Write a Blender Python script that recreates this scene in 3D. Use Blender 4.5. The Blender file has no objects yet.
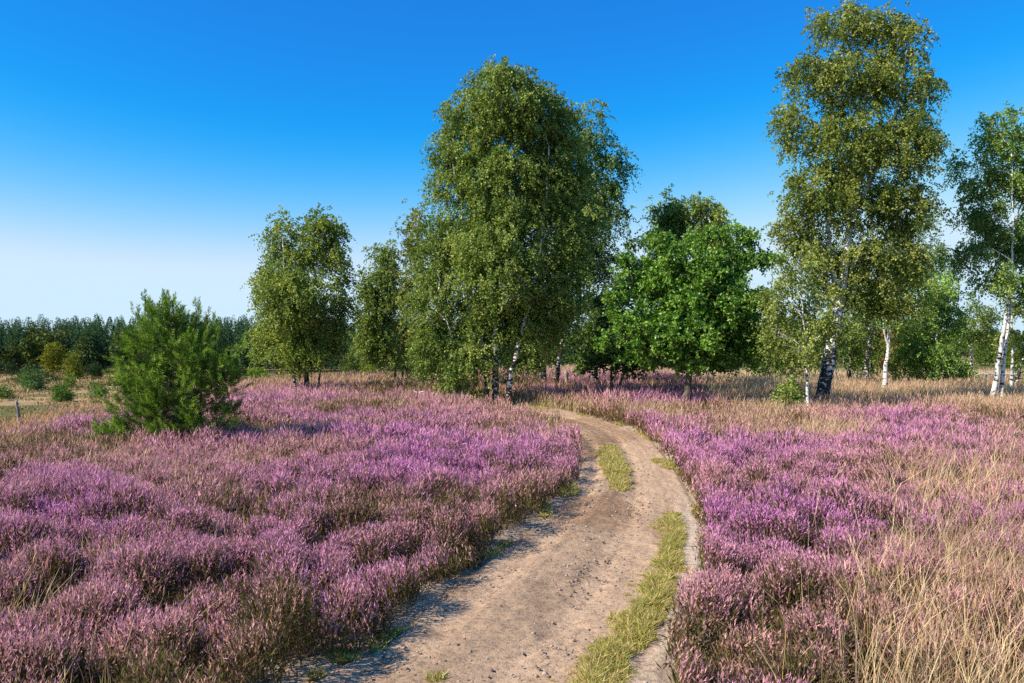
import bpy, math, time
import numpy as np
T0 = time.time()
rng = np.random.default_rng(7)
scene = bpy.context.scene
col = scene.collection
F = 796.0; CX = 512.0; CY = 341.5; CAMH = 2.0

# ------------------------------------------------------------------ helpers
def link(o, parent=None):
    col.objects.link(o)
    if parent is not None: o.parent = parent
    return o
def tag(o, label=None, cat=None, group=None, kind=None):
    if label: o['label'] = label
    if cat: o['category'] = cat
    if group: o['group'] = group
    if kind: o['kind'] = kind
    return o
def empty(name, loc):
    o = bpy.data.objects.new(name, None); o.location = loc; o.empty_display_size = .2
    return link(o)
def mesh_np(name, V, Q, mat, C=None, parent=None, smooth=False, n=4):
    """V (k,3) vertices, Q (m,n) faces, C (m,3) face colours -> one object"""
    me = bpy.data.meshes.new(name)
    V = np.ascontiguousarray(V, dtype=np.float32); Q = np.ascontiguousarray(Q, dtype=np.int32)
    me.vertices.add(len(V)); me.vertices.foreach_set('co', V.ravel())
    me.loops.add(Q.size); me.loops.foreach_set('vertex_index', Q.ravel())
    me.polygons.add(len(Q))
    me.polygons.foreach_set('loop_start', np.arange(0, Q.size, n, dtype=np.int32))
    if smooth: me.polygons.foreach_set('use_smooth', np.ones(len(Q), dtype=bool))
    if C is not None:
        a = me.attributes.new('Col', 'FLOAT_COLOR', 'FACE')
        c = np.ones((len(Q), 4), dtype=np.float32); c[:, :3] = np.clip(C, 0, 1)
        a.data.foreach_set('color', c.ravel())
    me.update(calc_edges=True)
    me.materials.append(mat)
    return link(bpy.data.objects.new(name, me), parent)
def norm(a): return a / np.maximum(np.linalg.norm(a, axis=-1, keepdims=True), 1e-9)
def sstep(a, b, x):
    t = np.clip((x - a) / (b - a), 0, 1); return t * t * (3 - 2 * t)
def _h(ix, iy, iz, seed):
    n = (ix * 374761393 + iy * 668265263 + iz * 2147483647 + seed * 1274126177) & 0xffffffff
    n = ((n ^ (n >> 13)) * 1274126177) & 0xffffffff
    return ((n ^ (n >> 16)) & 0xffffff) / float(0xffffff)
def noise(x, y, z=None, seed=0):
    x = np.asarray(x, float); y = np.asarray(y, float)
    z = np.zeros_like(x) if z is None else np.asarray(z, float)
    ix = np.floor(x).astype(np.int64); iy = np.floor(y).astype(np.int64); iz = np.floor(z).astype(np.int64)
    fx = x - ix; fy = y - iy; fz = z - iz
    fx = fx * fx * (3 - 2 * fx); fy = fy * fy * (3 - 2 * fy); fz = fz * fz * (3 - 2 * fz)
    r = 0
    for dx in (0, 1):
        for dy in (0, 1):
            for dz in (0, 1):
                w = (fx if dx else 1 - fx) * (fy if dy else 1 - fy) * (fz if dz else 1 - fz)
                r = r + w * _h(ix + dx, iy + dy, iz + dz, seed)
    return r
def fbm(x, y, seed=0, o=3):
    r = 0; a = .5; s = 0
    for k in range(o):
        r = r + a * noise(x * 2 ** k, y * 2 ** k, seed=seed + k * 17); s += a; a *= .5
    return r / s
def polydist(x, y, P, closed=False):
    """unsigned distance of points to polyline P and sign side of the nearest segment"""
    best = np.full(x.shape, 1e18); side = np.zeros(x.shape)
    n = len(P)
    for i in range(n if closed else n - 1):
        ax, ay = P[i]; bx, by = P[(i + 1) % n]
        dx, dy = bx - ax, by - ay; L2 = dx * dx + dy * dy + 1e-12
        t = np.clip(((x - ax) * dx + (y - ay) * dy) / L2, 0, 1)
        ex = x - ax - t * dx; ey = y - ay - t * dy
        d = ex * ex + ey * ey
        m = d < best
        best = np.where(m, d, best); side = np.where(m, dx * (y - ay) - dy * (x - ax), side)
    return np.sqrt(best), side
def inside(x, y, P):
    c = np.zeros(x.shape, bool); n = len(P)
    for i in range(n):
        x1, y1 = P[i]; x2, y2 = P[(i + 1) % n]
        if y1 == y2: continue
        m = ((y1 > y) != (y2 > y)) & (x < (x2 - x1) * (y - y1) / (y2 - y1) + x1)
        c ^= m
    return c
def g0(px, py, z=0.0):
    d = (CAMH - z) * F / (py - CY); return ((px - CX) / F * d, d)

# ------------------------------------------------------------------ layout of the land
RIM = [(-15, -60), (-11.0, 8), (-11.6, 17.5), (-13.0, 22.3), (-13.3, 25.5), (-12.3, 34), (-10.4, 39), (-5.9, 43), (-0.7, 48), (6, 58),
       (20, 82), (60, 150), (150, 300), (1500, 2600)]
PAIRS = [((-2.6, -3.), (.2, -3.)), ((-1.9, 2.), (.72, 2.))] + [(g0(*a), g0(*b)) for a, b in [
    ((300, 683), (676, 683)), ((372, 645), (694, 640)), ((450, 585), (708, 580)), ((508, 540), (708, 540)), ((553, 508), (698, 508)),
    ((575, 480), (684, 480)), ((582, 458), (667, 456)), ((577, 441), (647, 437)), ((566, 429), (618, 424)), ((550, 422), (588, 416.5)),
    ((522, 416), (560, 410.5)), ((498, 412), (528, 406.5)), ((466, 406), (490, 401)), ((440, 398), (462, 393)), ((420, 392), (438, 388))]]
def cat(P, n):
    P = np.array(P, float); P = np.vstack([2 * P[0] - P[1], P, 2 * P[-1] - P[-2]])
    out = []
    for i in range(1, len(P) - 2):
        t = np.linspace(0, 1, n, endpoint=False)[:, None]
        a, b, c, d = P[i - 1:i + 3]
        out.append(.5 * (2 * b + (c - a) * t + (2 * a - 5 * b + 4 * c - d) * t ** 2 + (3 * b - a - 3 * c + d) * t ** 3))
    out.append(P[-2][None]); return np.vstack(out)
TL = cat([p[0] for p in PAIRS], 24); TR = cat([p[1] for p in PAIRS], 24)
TPOLY = np.vstack([TL[::4], TR[::-4]])
def track_sd(x, y):
    """signed distance to the track outline: negative on the track"""
    d, _ = polydist(x, y, TPOLY, True)
    return np.where(inside(x, y, TPOLY), -d, d)
def rim_s(x, y):
    d, s = polydist(x, y, RIM); return np.where(s > 0, d, -d)      # positive on the valley side
def ground(x, y, sd=None):
    x = np.asarray(x, float); y = np.asarray(y, float)
    s = rim_s(x, y)
    u = np.maximum(s + 1.2, 0); z = -7.6 * u * u / (u * u + 8 * u + 60) + .9 * (fbm(x / 31., y / 31., 5) - .5) * sstep(30, 90, s)
    z = z + 3.5 * sstep(160, 330, s)
    z = z - 1.0 * sstep(36, 46, y) * sstep(8, 14, x) * (1 - sstep(10, 40, s))
    if sd is None: sd = track_sd(x, y)
    u = sstep(.5, 2.5, sd)
    z = z + u * .16 * (fbm(x / 5., y / 5., 9, 2) - .5) - .05 * (1 - sstep(-.15, .12, sd))
    return z
def gz(x, y): return float(ground(np.array([x]), np.array([y]))[0])
def hit(px, py):
    """where the line of sight through a photo point first meets the land"""
    d = np.geomspace(4, 700, 1500)
    x = (px - CX) / F * d; z = CAMH - (py - CY) / F * d
    m = z < ground(x, d); i = int(np.argmax(m)) if m.any() else len(d) - 1
    return x[i], d[i]

# ------------------------------------------------------------------ materials
def mat(name):
    m = bpy.data.materials.new(name); m.use_nodes = True
    nt = m.node_tree; nt.nodes.clear()
    return m, nt, nt.nodes, nt.links
def bits_mat(name, trans=.3, rough=.6, spec=.3, tint=(1, 1, 1)):
    m, nt, N, L = mat(name)
    out = N.new('ShaderNodeOutputMaterial'); at = N.new('ShaderNodeAttribute'); at.attribute_name = 'Col'
    p = N.new('ShaderNodeBsdfPrincipled'); p.inputs['Roughness'].default_value = rough
    p.inputs['Specular IOR Level'].default_value = spec
    t = N.new('ShaderNodeBsdfTranslucent'); mx = N.new('ShaderNodeMixShader'); mx.inputs[0].default_value = trans
    tm = N.new('ShaderNodeMix'); tm.data_type = 'RGBA'; tm.blend_type = 'MULTIPLY'; tm.inputs[0].default_value = 1
    tm.inputs[7].default_value = (*tint, 1)
    L.new(at.outputs['Color'], p.inputs['Base Color']); L.new(at.outputs['Color'], tm.inputs[6]); L.new(tm.outputs[2], t.inputs['Color'])
    L.new(p.outputs[0], mx.inputs[1]); L.new(t.outputs[0], mx.inputs[2]); L.new(mx.outputs[0], out.inputs[0])
    return m
M_LEAF = bits_mat('leaf', .40, .5, .25, (1.12, 1.15, .55))
M_OAK = bits_mat('oak_leaf', .28, .45, .35, (1.1, 1.2, .4))
M_NEEDLE = bits_mat('pine_needle', .2, .6, .12, (1.1, 1.1, .5))
M_HEATH = bits_mat('heather_floret', .28, .8, .1)
M_GRASS = bits_mat('grass_blade', .35, .6, .25, (1.1, 1.05, .7))
M_FAR = bits_mat('far_foliage', .18, .8, .1, (1.2, 1.2, .5))

def bark_mat(name, birch=True, dark=.15, base=(.11, .085, .06)):
    m, nt, N, L = mat(name)
    out = N.new('ShaderNodeOutputMaterial'); p = N.new('ShaderNodeBsdfPrincipled'); p.inputs['Roughness'].default_value = .75
    tc = N.new('ShaderNodeTexCoord'); mp = N.new('ShaderNodeMapping'); L.new(tc.outputs['Object'], mp.inputs[0])
    n1 = N.new('ShaderNodeTexNoise'); n1.inputs['Detail'].default_value = 5
    L.new(mp.outputs[0], n1.inputs['Vector'])
    cr = N.new('ShaderNodeValToRGB')
    if birch:
        mp.inputs['Scale'].default_value = (4.5, 4.5, 9)
        n1.inputs['Scale'].default_value = 1.6
        n2 = N.new('ShaderNodeTexNoise'); n2.inputs['Scale'].default_value = 3.6; n2.inputs['Detail'].default_value = 5; n2.inputs['Roughness'].default_value = .65
        L.new(tc.outputs['Object'], n2.inputs['Vector'])
        sx = N.new('ShaderNodeSeparateXYZ'); L.new(tc.outputs['Object'], sx.inputs[0])
        mr = N.new('ShaderNodeMapRange'); mr.inputs['From Min'].default_value = .1; mr.inputs['From Max'].default_value = 4.6
        mr.inputs['To Min'].default_value = dark; mr.inputs['To Max'].default_value = -.13
        L.new(sx.outputs['Z'], mr.inputs['Value'])
        a = N.new('ShaderNodeMath'); a.operation = 'MULTIPLY_ADD'; a.inputs[1].default_value = .62
        L.new(n2.outputs[0], a.inputs[0]); L.new(mr.outputs[0], a.inputs[2])
        b = N.new('ShaderNodeMath'); b.operation = 'ADD'; L.new(n1.outputs[0], b.inputs[0]); L.new(a.outputs[0], b.inputs[1])
        L.new(b.outputs[0], cr.inputs[0])
        e = cr.color_ramp.elements
        e[0].position = .80; e[0].color = (.70, .67, .61, 1)
        e[1].position = .88; e[1].color = (.022, .019, .017, 1)
        k = cr.color_ramp.elements.new(.84); k.color = (.36, .33, .29, 1)
    else:
        mp.inputs['Scale'].default_value = (14, 14, 2.2); n1.inputs['Scale'].default_value = 1.5
        L.new(n1.outputs[0], cr.inputs[0])
        e = cr.color_ramp.elements
        e[0].position = .35; e[0].color = tuple(v * .35 for v in base) + (1,)
        e[1].position = .65; e[1].color = tuple(v * 1.5 for v in base) + (1,)
    L.new(cr.outputs[0], p.inputs['Base Color'])
    bp = N.new('ShaderNodeBump'); bp.inputs['Strength'].default_value = .6; bp.inputs['Distance'].default_value = .02
    L.new(n1.outputs[0], bp.inputs['Height']); L.new(bp.outputs[0], p.inputs['Normal'])
    L.new(p.outputs[0], out.inputs[0]); return m
M_BIRCH = bark_mat('birch_bark'); M_YOUNG = bark_mat('young_birch_bark', dark=.0); M_OAKBARK = bark_mat('dark_bark', False)
M_PINEBARK = bark_mat('pine_bark', False, base=(.16, .095, .055)); M_GREYWOOD = bark_mat('weathered_wood', False, base=(.27, .23, .19))
M_PALEWOOD = bark_mat('bleached_wood', False, base=(.55, .52, .50))

# ------------------------------------------------------------------ world, sun, camera
SUN_EL = math.radians(39); sun_dir = np.array([-math.cos(math.radians(24)), -math.sin(math.radians(24))])   # horizontal, towards the sun
w = bpy.data.worlds.new('World'); scene.world = w; w.use_nodes = True
nt = w.node_tree; bg = nt.nodes['Background']
sky = nt.nodes.new('ShaderNodeTexSky'); sky.sky_type = 'NISHITA'; sky.sun_disc = False
sky.sun_elevation = SUN_EL; sky.sun_rotation = math.atan2(sun_dir[0], sun_dir[1])
sky.air_density = 1.0; sky.dust_density = .1; sky.ozone_density = 6.0; sky.altitude = 100
# deepen the clear-air blue channel by channel, as the polarised photograph records it
sp_ = nt.nodes.new('ShaderNodeSeparateColor'); cb = nt.nodes.new('ShaderNodeCombineColor'); nt.links.new(sky.outputs[0], sp_.inputs[0])
for ch, (lo, hi, o0, o1) in enumerate(((1.25, 3.1, .10, 4.2), (1.15, 5.2, 1.25, 5.6), (2.2, 5.4, 4.3, 6.6))):
    mr_ = nt.nodes.new('ShaderNodeMapRange'); mr_.interpolation_type = 'SMOOTHSTEP'
    for k_, v_ in (('From Min', lo), ('From Max', hi), ('To Min', o0), ('To Max', o1)): mr_.inputs[k_].default_value = v_
    nt.links.new(sp_.outputs[ch], mr_.inputs['Value']); nt.links.new(mr_.outputs[0], cb.inputs[ch])
nt.links.new(cb.outputs[0], bg.inputs[0])
bg.inputs[1].default_value = .10
ld = bpy.data.lights.new('sun', 'SUN'); ld.energy = 5.0; ld.angle = math.radians(.55); ld.color = (1, .92, .80)
so = link(bpy.data.objects.new('sun', ld)); so.location = (-40, -15, 40)
from mathutils import Vector
tosun = Vector((sun_dir[0] * math.cos(SUN_EL), sun_dir[1] * math.cos(SUN_EL), math.sin(SUN_EL)))
so.rotation_euler = (-tosun).to_track_quat('-Z', 'Y').to_euler()
cd = bpy.data.cameras.new('camera'); cam = link(bpy.data.objects.new('camera', cd))
cam.location = (0, 0, CAMH); cam.rotation_euler = (math.radians(90), 0, 0)
cd.lens = F / 1024 * 36; cd.sensor_width = 36; cd.clip_start = .05; cd.clip_end = 9000
scene.camera = cam
vs = scene.view_settings; vs.view_transform = 'Standard'; vs.look = 'None'; vs.exposure = .6; vs.gamma = 1
scene.cycles.max_bounces = 7; scene.cycles.diffuse_bounces = 4; scene.cycles.transmission_bounces = 4; scene.cycles.glossy_bounces = 2
scene.cycles.use_denoising = False
scene.cycles.sample_clamp_indirect = 6

# ------------------------------------------------------------------ ground
def build_ground():
    r = np.concatenate([np.arange(.3, 46, .24), np.geomspace(46, 6000, 110)])
    na = 760; a = np.linspace(0, 2 * np.pi, na, endpoint=False)
    R, A = np.meshgrid(r, a, indexing='ij'); x = (R * np.cos(A)).ravel(); y = (R * np.sin(A)).ravel()
    z = ground(x, y)
    V = np.column_stack([x, y, z]); V = np.vstack([V, [[0, 0, -.05]]])
    i, j = np.meshgrid(np.arange(len(r) - 1), np.arange(na), indexing='ij'); j2 = (j + 1) % na
    Q = np.stack([i * na + j, (i + 1) * na + j, (i + 1) * na + j2, i * na + j2], -1).reshape(-1, 4)
    c = len(V) - 1
    cap = np.array([[c, k, (k + 1) % na, (k + 1) % na] for k in range(0)], int).reshape(0, 4)
    # face colours: heath litter, valley turf
    fx = V[Q].mean(1)
    s = rim_s(fx[:, 0], fx[:, 1])
    n1 = fbm(fx[:, 0] / 26, fx[:, 1] / 9, 3)[:, None]; n2 = fbm(fx[:, 0] / 5, fx[:, 1] / 5, 4)[:, None]
    sdg = track_sd(fx[:, 0], fx[:, 1])[:, None]
    heath = np.array([.085, .058, .036]) * (.7 + .7 * n2); sn = 1 - sstep(.1, .45, sdg + .3 * (n2 - .5)); heath = heath * (1 - sn) + np.array([.40, .29, .20]) * sn
    d = np.hypot(fx[:, 0], fx[:, 1])[:, None]
    green = np.array([.125, .115, .035]); beige = np.array([.37, .25, .125]); pink = np.array([.22, .13, .09])
    t = sstep(.40, .60, n1 + .22 * sstep(115, 170, d) - .5 * (1 - sstep(100, 150, d)))
    val = green * (1 - t) + beige * t
    t2 = sstep(.52, .66, fbm(fx[:, 0] / 34, fx[:, 1] / 14, 12)[:, None]); t2 = t2 * sstep(110, 150, d); val = val * (1 - t2 * .6) + pink * t2 * .6
    val = val * (.8 + .4 * n2)
    m = sstep(2, 14, s)[:, None]; farR = sstep(44, 50, d) * (fx[:, :1] > 8); m = np.maximum(m, farR)
    C = heath * (1 - m) + val * m
    mt, nt, N, L = mat('heath_soil')
    out = N.new('ShaderNodeOutputMaterial'); p = N.new('ShaderNodeBsdfPrincipled'); p.inputs['Roughness'].default_value = .95
    p.inputs['Specular IOR Level'].default_value = .1
    at = N.new('ShaderNodeAttribute'); at.attribute_name = 'Col'; g = N.new('ShaderNodeNewGeometry')
    n = N.new('ShaderNodeTexNoise'); n.inputs['Scale'].default_value = .8; n.inputs['Detail'].default_value = 9; n.inputs['Roughness'].default_value = .7
    L.new(g.outputs['Position'], n.inputs['Vector'])
    cr = N.new('ShaderNodeValToRGB'); cr.color_ramp.elements[0].position = .3; cr.color_ramp.elements[0].color = (.45, .5, .45, 1)
    cr.color_ramp.elements[1].position = .68; cr.color_ramp.elements[1].color = (1.35, 1.3, 1.25, 1)
    L.new(n.outputs[0], cr.inputs[0])
    mx = N.new('ShaderNodeMix'); mx.data_type = 'RGBA'; mx.blend_type = 'MULTIPLY'; mx.inputs[0].default_value = 1
    L.new(at.outputs['Color'], mx.inputs[6]); L.new(cr.outputs[0], mx.inputs[7]); L.new(mx.outputs[2], p.inputs['Base Color'])
    b = N.new('ShaderNodeBump'); b.inputs['Strength'].default_value = .7; b.inputs['Distance'].default_value = .15
    L.new(n.outputs[0], b.inputs['Height']); L.new(b.outputs[0], p.inputs['Normal']); L.new(p.outputs[0], out.inputs[0])
    o = mesh_np('ground', V, Q, mt, C, smooth=True); tag(o, 'brown heath soil and the grassy valley floor beyond the rim', kind='structure')
build_ground()

# ------------------------------------------------------------------ sandy track
def track_z(x, y):
    return .012 * (fbm(x * 1.3, y * 1.3, 21) - .5) + .026 * (fbm(x * 6, y * 6, 22, 2) - .5) + .014 * (fbm(x * 22, y * 22, 23, 1) - .5)
def build_track():
    # resample rows evenly
    def resamp(P, Qp):
        mid = (P + Qp) / 2; s = np.concatenate([[0], np.cumsum(np.linalg.norm(np.diff(mid, axis=0), axis=1))])
        t = [0]; 
        while t[-1] < s[-1]:
            d = np.interp(t[-1], s, mid[:, 1]); t.append(t[-1] + (.035 if d < 10 else .07))
        t = np.clip(t, 0, s[-1])
        return (np.column_stack([np.interp(t, s, P[:, k]) for k in (0, 1)]), np.column_stack([np.interp(t, s, Qp[:, k]) for k in (0, 1)]))
    A, B = resamp(TL, TR); n = 74
    u = np.linspace(0, 1, n)[None, :, None]
    G = A[:, None] * (1 - u) + B[:, None] * u
    x, y = G[..., 0], G[..., 1]
    z = track_z(x, y) - .022 * np.exp(-((u[..., 0] - .16) / .07) ** 2) - .022 * np.exp(-((u[..., 0] - .56) / .08) ** 2) + .01 * (fbm(u[..., 0] * 40, y * .8, 37, 2) - .5)
    e = np.minimum(u[..., 0], 1 - u[..., 0]); z = z - .028 * (1 - sstep(0, .06, e))
    V = np.dstack([x, y, z]).reshape(-1, 3); m = G.shape[0]
    i, j = np.meshgrid(np.arange(m - 1), np.arange(n - 1), indexing='ij')
    Q = np.stack([i * n + j, i * n + j + 1, (i + 1) * n + j + 1, (i + 1) * n + j], -1).reshape(-1, 4)
    f = V[Q].mean(1); uu = ((j + .5) / (n - 1)).ravel()[:, None]
    a = fbm(f[:, 0] * .9, f[:, 1] * .55, 31)[:, None]; b = fbm(f[:, 0] * 5, f[:, 1] * 4, 32)[:, None]
    c1 = np.array([.49, .33, .205]); c2 = np.array([.36, .22, .125]); pale = np.array([.57, .44, .32])
    C = c1 * (1 - sstep(.42, .62, a)) + c2 * sstep(.42, .62, a)
    gravelly = sstep(.5, .7, b) * (1 - sstep(.35, .5, abs(uu - .33) * 2)); C = C * (1 - .22 * gravelly)
    pl = sstep(.78, .90, uu + .12 * (b - .5)) * (.5 + .5 * sstep(.4, .6, a)) * (1 - .85 * sstep(8.5, 12, f[:, 1:2])); C = C * (1 - pl) + pale * pl
    sr = (np.cumsum(np.r_[0, np.linalg.norm(np.diff((A + B) / 2, axis=0), axis=1)])[:-1][:, None] + 0 * j[:, :]).ravel()[:, None]
    st = fbm(uu[:, 0] * 22 + 1.5 * fbm(sr[:, 0] * .4, sr[:, 0] * 0, 36), sr[:, 0] * .55, 35, 3)[:, None]
    wheel = np.exp(-((uu - .16) / .07) ** 2) + np.exp(-((uu - .56) / .08) ** 2)
    C = C * (1 + .34 * (st - .5)) * (1 + .10 * wheel) * (1 - .16 * np.exp(-((uu - .36) / .10) ** 2))
    C = C * (.88 + .24 * fbm(f[:, 0] * 14, f[:, 1] * 14, 33, 2)[:, None])
    mt, nt, N, L = mat('track_sand')
    out = N.new('ShaderNodeOutputMaterial'); p = N.new('ShaderNodeBsdfPrincipled'); p.inputs['Roughness'].default_value = .95
    p.inputs['Specular IOR Level'].default_value = .15
    at = N.new('ShaderNodeAttribute'); at.attribute_name = 'Col'; g = N.new('ShaderNodeNewGeometry')
    nz = N.new('ShaderNodeTexNoise'); nz.inputs['Scale'].default_value = 26; nz.inputs['Detail'].default_value = 8; nz.inputs['Roughness'].default_value = .75
    L.new(g.outputs['Position'], nz.inputs['Vector'])
    cr = N.new('ShaderNodeValToRGB'); cr.color_ramp.elements[0].position = .33; cr.color_ramp.elements[0].color = (.42, .40, .38, 1)
    cr.color_ramp.elements[1].position = .52; cr.color_ramp.elements[1].color = (1.06, 1.05, 1.04, 1)
    L.new(nz.outputs[0], cr.inputs[0])
    mx = N.new('ShaderNodeMix'); mx.data_type = 'RGBA'; mx.blend_type = 'MULTIPLY'; mx.inputs[0].default_value = 1
    L.new(at.outputs['Color'], mx.inputs[6]); L.new(cr.outputs[0], mx.inputs[7]); L.new(mx.outputs[2], p.inputs['Base Color'])
    bp = N.new('ShaderNodeBump'); bp.inputs['Strength'].default_value = 1; bp.inputs['Distance'].default_value = .02
    L.new(nz.outputs[0], bp.inputs['Height']); L.new(bp.outputs[0], p.inputs['Normal']); L.new(p.outputs[0], out.inputs[0])
    o = mesh_np('path', V, Q, mt, C, smooth=True); tag(o, 'rutted sandy track winding through the heather', kind='structure')
    # pebbles
    ico = np.array([[0, 0, 1], [0, 0, -1], [1, 0, 0], [-1, 0, 0], [0, 1, 0], [0, -1, 0]], float)
    tri = np.array([[0, 2, 4], [0, 4, 3], [0, 3, 5], [0, 5, 2], [1, 4, 2], [1, 3, 4], [1, 5, 3], [1, 2, 5]])
    k = 26000; ii = rng.integers(0, m, k); jj = np.clip(rng.normal(.36, .2, k), .02, .97); jj = np.where(rng.random(k) < .35, rng.random(k) * .96 + .02, jj)
    P = A[ii] * (1 - jj[:, None]) + B[ii] * jj[:, None]; P = P + rng.normal(0, .03, P.shape)
    keep = (fbm(P[:, 0] * 2.0, P[:, 1] * 1.6, 41, 2) + .45 * rng.random(k) ** 1.6 > .62) & (track_sd(P[:, 0], P[:, 1]) < -.03); P = P[keep]; k = len(P)
    r = .0035 + .006 * rng.random(k) ** 4 * 2.6; big = rng.random(k) < .004; r = np.where(big, r + .010, r)
    Vp = ico[None] * (1 + rng.normal(0, .22, (k, 6, 1))) * r[:, None, None] * np.array([1, 1, .62])
    th = rng.random(k) * 6.28; c, s_ = np.cos(th), np.sin(th)
    X = Vp[..., 0] * c[:, None] - Vp[..., 1] * s_[:, None]; Y = Vp[..., 0] * s_[:, None] * 1.2 + Vp[..., 1] * c[:, None]
    Vp = np.dstack([X, Y, Vp[..., 2]]) + np.column_stack([P, track_z(P[:, 0], P[:, 1]) - .006 + r * .35])[:, None]
    Qp = tri[None] + (np.arange(k) * 6)[:, None, None]
    base = np.where(rng.random((k, 1)) < .22, np.array([[.20, .14, .10]]), np.array([[.46, .37, .29]])) * (.5 + .8 * rng.random((k, 1)))
    o = mesh_np('gravel', Vp.reshape(-1, 3), Qp.reshape(-1, 3), M_HEATH, np.repeat(base, 8, 0), n=3)
    tag(o, 'small loose stones and grit scattered along the sandy track', 'gravel', kind='stuff')
build_track()

# ------------------------------------------------------------------ small flat pieces: leaves, florets, blades
class Bits:
    def __init__(s): s.V = []; s.C = []
    def rhomb(s, P, D, L, W, C, S=None):
        n = len(P)
        if n == 0: return
        L = np.broadcast_to(np.asarray(L, float).reshape(-1, 1), (n, 1)); W = np.broadcast_to(np.asarray(W, float).reshape(-1, 1), (n, 1))
        if S is None: S = rng.normal(size=(n, 3))
        S = norm(np.cross(D, S)); U = np.cross(S, D)
        mid = P + D * L * .45 + U * W * .12
        s.V.append(np.stack([P, mid + S * W * .5, P + D * L, mid - S * W * .5], 1).reshape(-1, 3))
        s.C.append(np.broadcast_to(C, (n, 3)))
    def blade(s, P, D, L, W, C, bend):
        """two-piece curved blade; bend (n,3) horizontal offset of the tip"""
        n = len(P)
        if n == 0: return
        L = L.reshape(-1, 1); W = np.broadcast_to(np.asarray(W, float).reshape(-1, 1), (n, 1))
        S = norm(np.cross(D, rng.normal(size=(n, 3)))) * W * .5
        m = P + D * L * .55 + bend * .3; t = P + D * L * .95 + bend
        s.V.append(np.stack([P - S, P + S, m + S * .9, m - S * .9], 1).reshape(-1, 3)); s.C.append(np.broadcast_to(C, (n, 3)))
        s.V.append(np.stack([m - S * .9, m + S * .9, t + S * .2, t - S * .2], 1).reshape(-1, 3)); s.C.append(np.broadcast_to(C, (n, 3)))
    def build(s, name, m, parent=None, origin=None):
        V = np.vstack(s.V); C = np.vstack(s.C)
        if origin is not None: V = V - np.array(origin)
        return mesh_np(name, V, np.arange(len(V)).reshape(-1, 4), m, C, parent)

# ------------------------------------------------------------------ heather
BC = 0.42                                                         # bush spacing
def bush(x, y):
    """height, outward lean and a random number of the heather bush that covers each point"""
    ix = np.floor(x / BC).astype(np.int64); iy = np.floor(y / BC).astype(np.int64)
    H = np.full(x.shape, .06); lx = np.zeros(x.shape); ly = np.zeros(x.shape); idn = np.zeros(x.shape)
    for dx in (-1, 0, 1):
        for dy in (-1, 0, 1):
            jx, jy = ix + dx, iy + dy
            cx = (jx + .15 + .7 * _h(jx, jy, 0, 1)) * BC; cy = (jy + .15 + .7 * _h(jx, jy, 0, 2)) * BC
            R = BC * (.48 + .5 * _h(jx, jy, 0, 3)); hh = .24 + .27 * _h(jx, jy, 0, 4) ** 1.2
            r = np.hypot(x - cx, y - cy) / R
            h = hh * np.sqrt(np.clip(1 - r ** 2.4, 0, 1))
            m = h > H
            H = np.where(m, h, H); lx = np.where(m, (x - cx) / R, lx); ly = np.where(m, (y - cy) / R, ly); idn = np.where(m, _h(jx, jy, 0, 5), idn)
    return H, lx, ly, idn
def to_px(x, y, z=.25):
    y = np.maximum(y, .5); return CX + x / y * F, CY + (CAMH - z) / y * F
def which(x, y):
    c = np.interp(y, (TL[:300:4, 1] + TR[:300:4, 1]) / 2, (TL[:300:4, 0] + TR[:300:4, 0]) / 2)
    return x < c
def gfrac(x, y, sd, s):
    """how grassy (0 heather .. 1 dry grass)"""
    px, py = to_px(x, y)
    n = fbm(x / 1.7, y / 1.7, 51); n2 = fbm(x / 5.5, y / 4.0, 52, 2)
    left = px < 560 - 0 * py
    g = .10 + .9 * (n2 - .5)
    L = g + .50 * sstep(392, 379, py) + .9 * np.exp(-((px - 20) / 90) ** 2 - ((py - 420) / 13) ** 2) + .25 * np.exp(-((px - 170) / 90) ** 2 - ((py - 478) / 20) ** 2)
    L = np.where((s > -2.0 - 1.4 * n) & (y < 27), .80, L)
    L = L + .45 * (1 - sstep(.1, 1.0, sd)) * (y > 8.5) + .3 * np.exp(-((px - 520) / 40) ** 2 - ((py - 440) / 30) ** 2)
    C = g - .15 + 1.0 * sstep(378, 371, py) + 1.2 * (1 - sstep(.0, 1.2, sd))
    R = g - .10 + .95 * sstep(405, 390, py) + .58 * sstep(448, 402, py) * sstep(690, 760, px) + .50 * sstep(800, 930, px) * sstep(420, 500, py)
    R = R + .18 * sstep(900, 1010, px) + .8 * np.exp(-((px - 655) / 50) ** 2 - ((py - 408) / 8) ** 2) - .5 * np.exp(-((px - 930) / 60) ** 2 - ((py - 425) / 16) ** 2)
    cen = (px > 505) & (px < 700) & (py < 404)
    G = np.where(cen, C, np.where(px < 600, L, R))
    return np.clip(G + .55 * (n - .5), 0, 1.1)
PURPLE = np.array([.54, .19, .43]); PINK = np.array([.55, .26, .32]); OLD = np.array([.47, .27, .17]); GREENB = np.array([.11, .10, .028]); BROWN = np.array([.16, .095, .05])
def grid_pts(y0, y1, sp, tanh=.76, extra=1.5):
    ny = int((y1 - y0) / sp); xm = tanh * y1 + extra
    X, Y = np.meshgrid(np.arange(-xm, xm, sp), y0 + np.arange(ny) * sp)
    x = X.ravel() + rng.uniform(-.5, .5, X.size) * sp * 1.1; y = Y.ravel() + rng.uniform(-.5, .5, X.size) * sp * 1.1
    m = np.abs(x) < tanh * y + extra
    return x[m], y[m]
heath = {'west': Bits(), 'east': Bits()}; drygrass = {'west': Bits(), 'east': Bits()}
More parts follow.
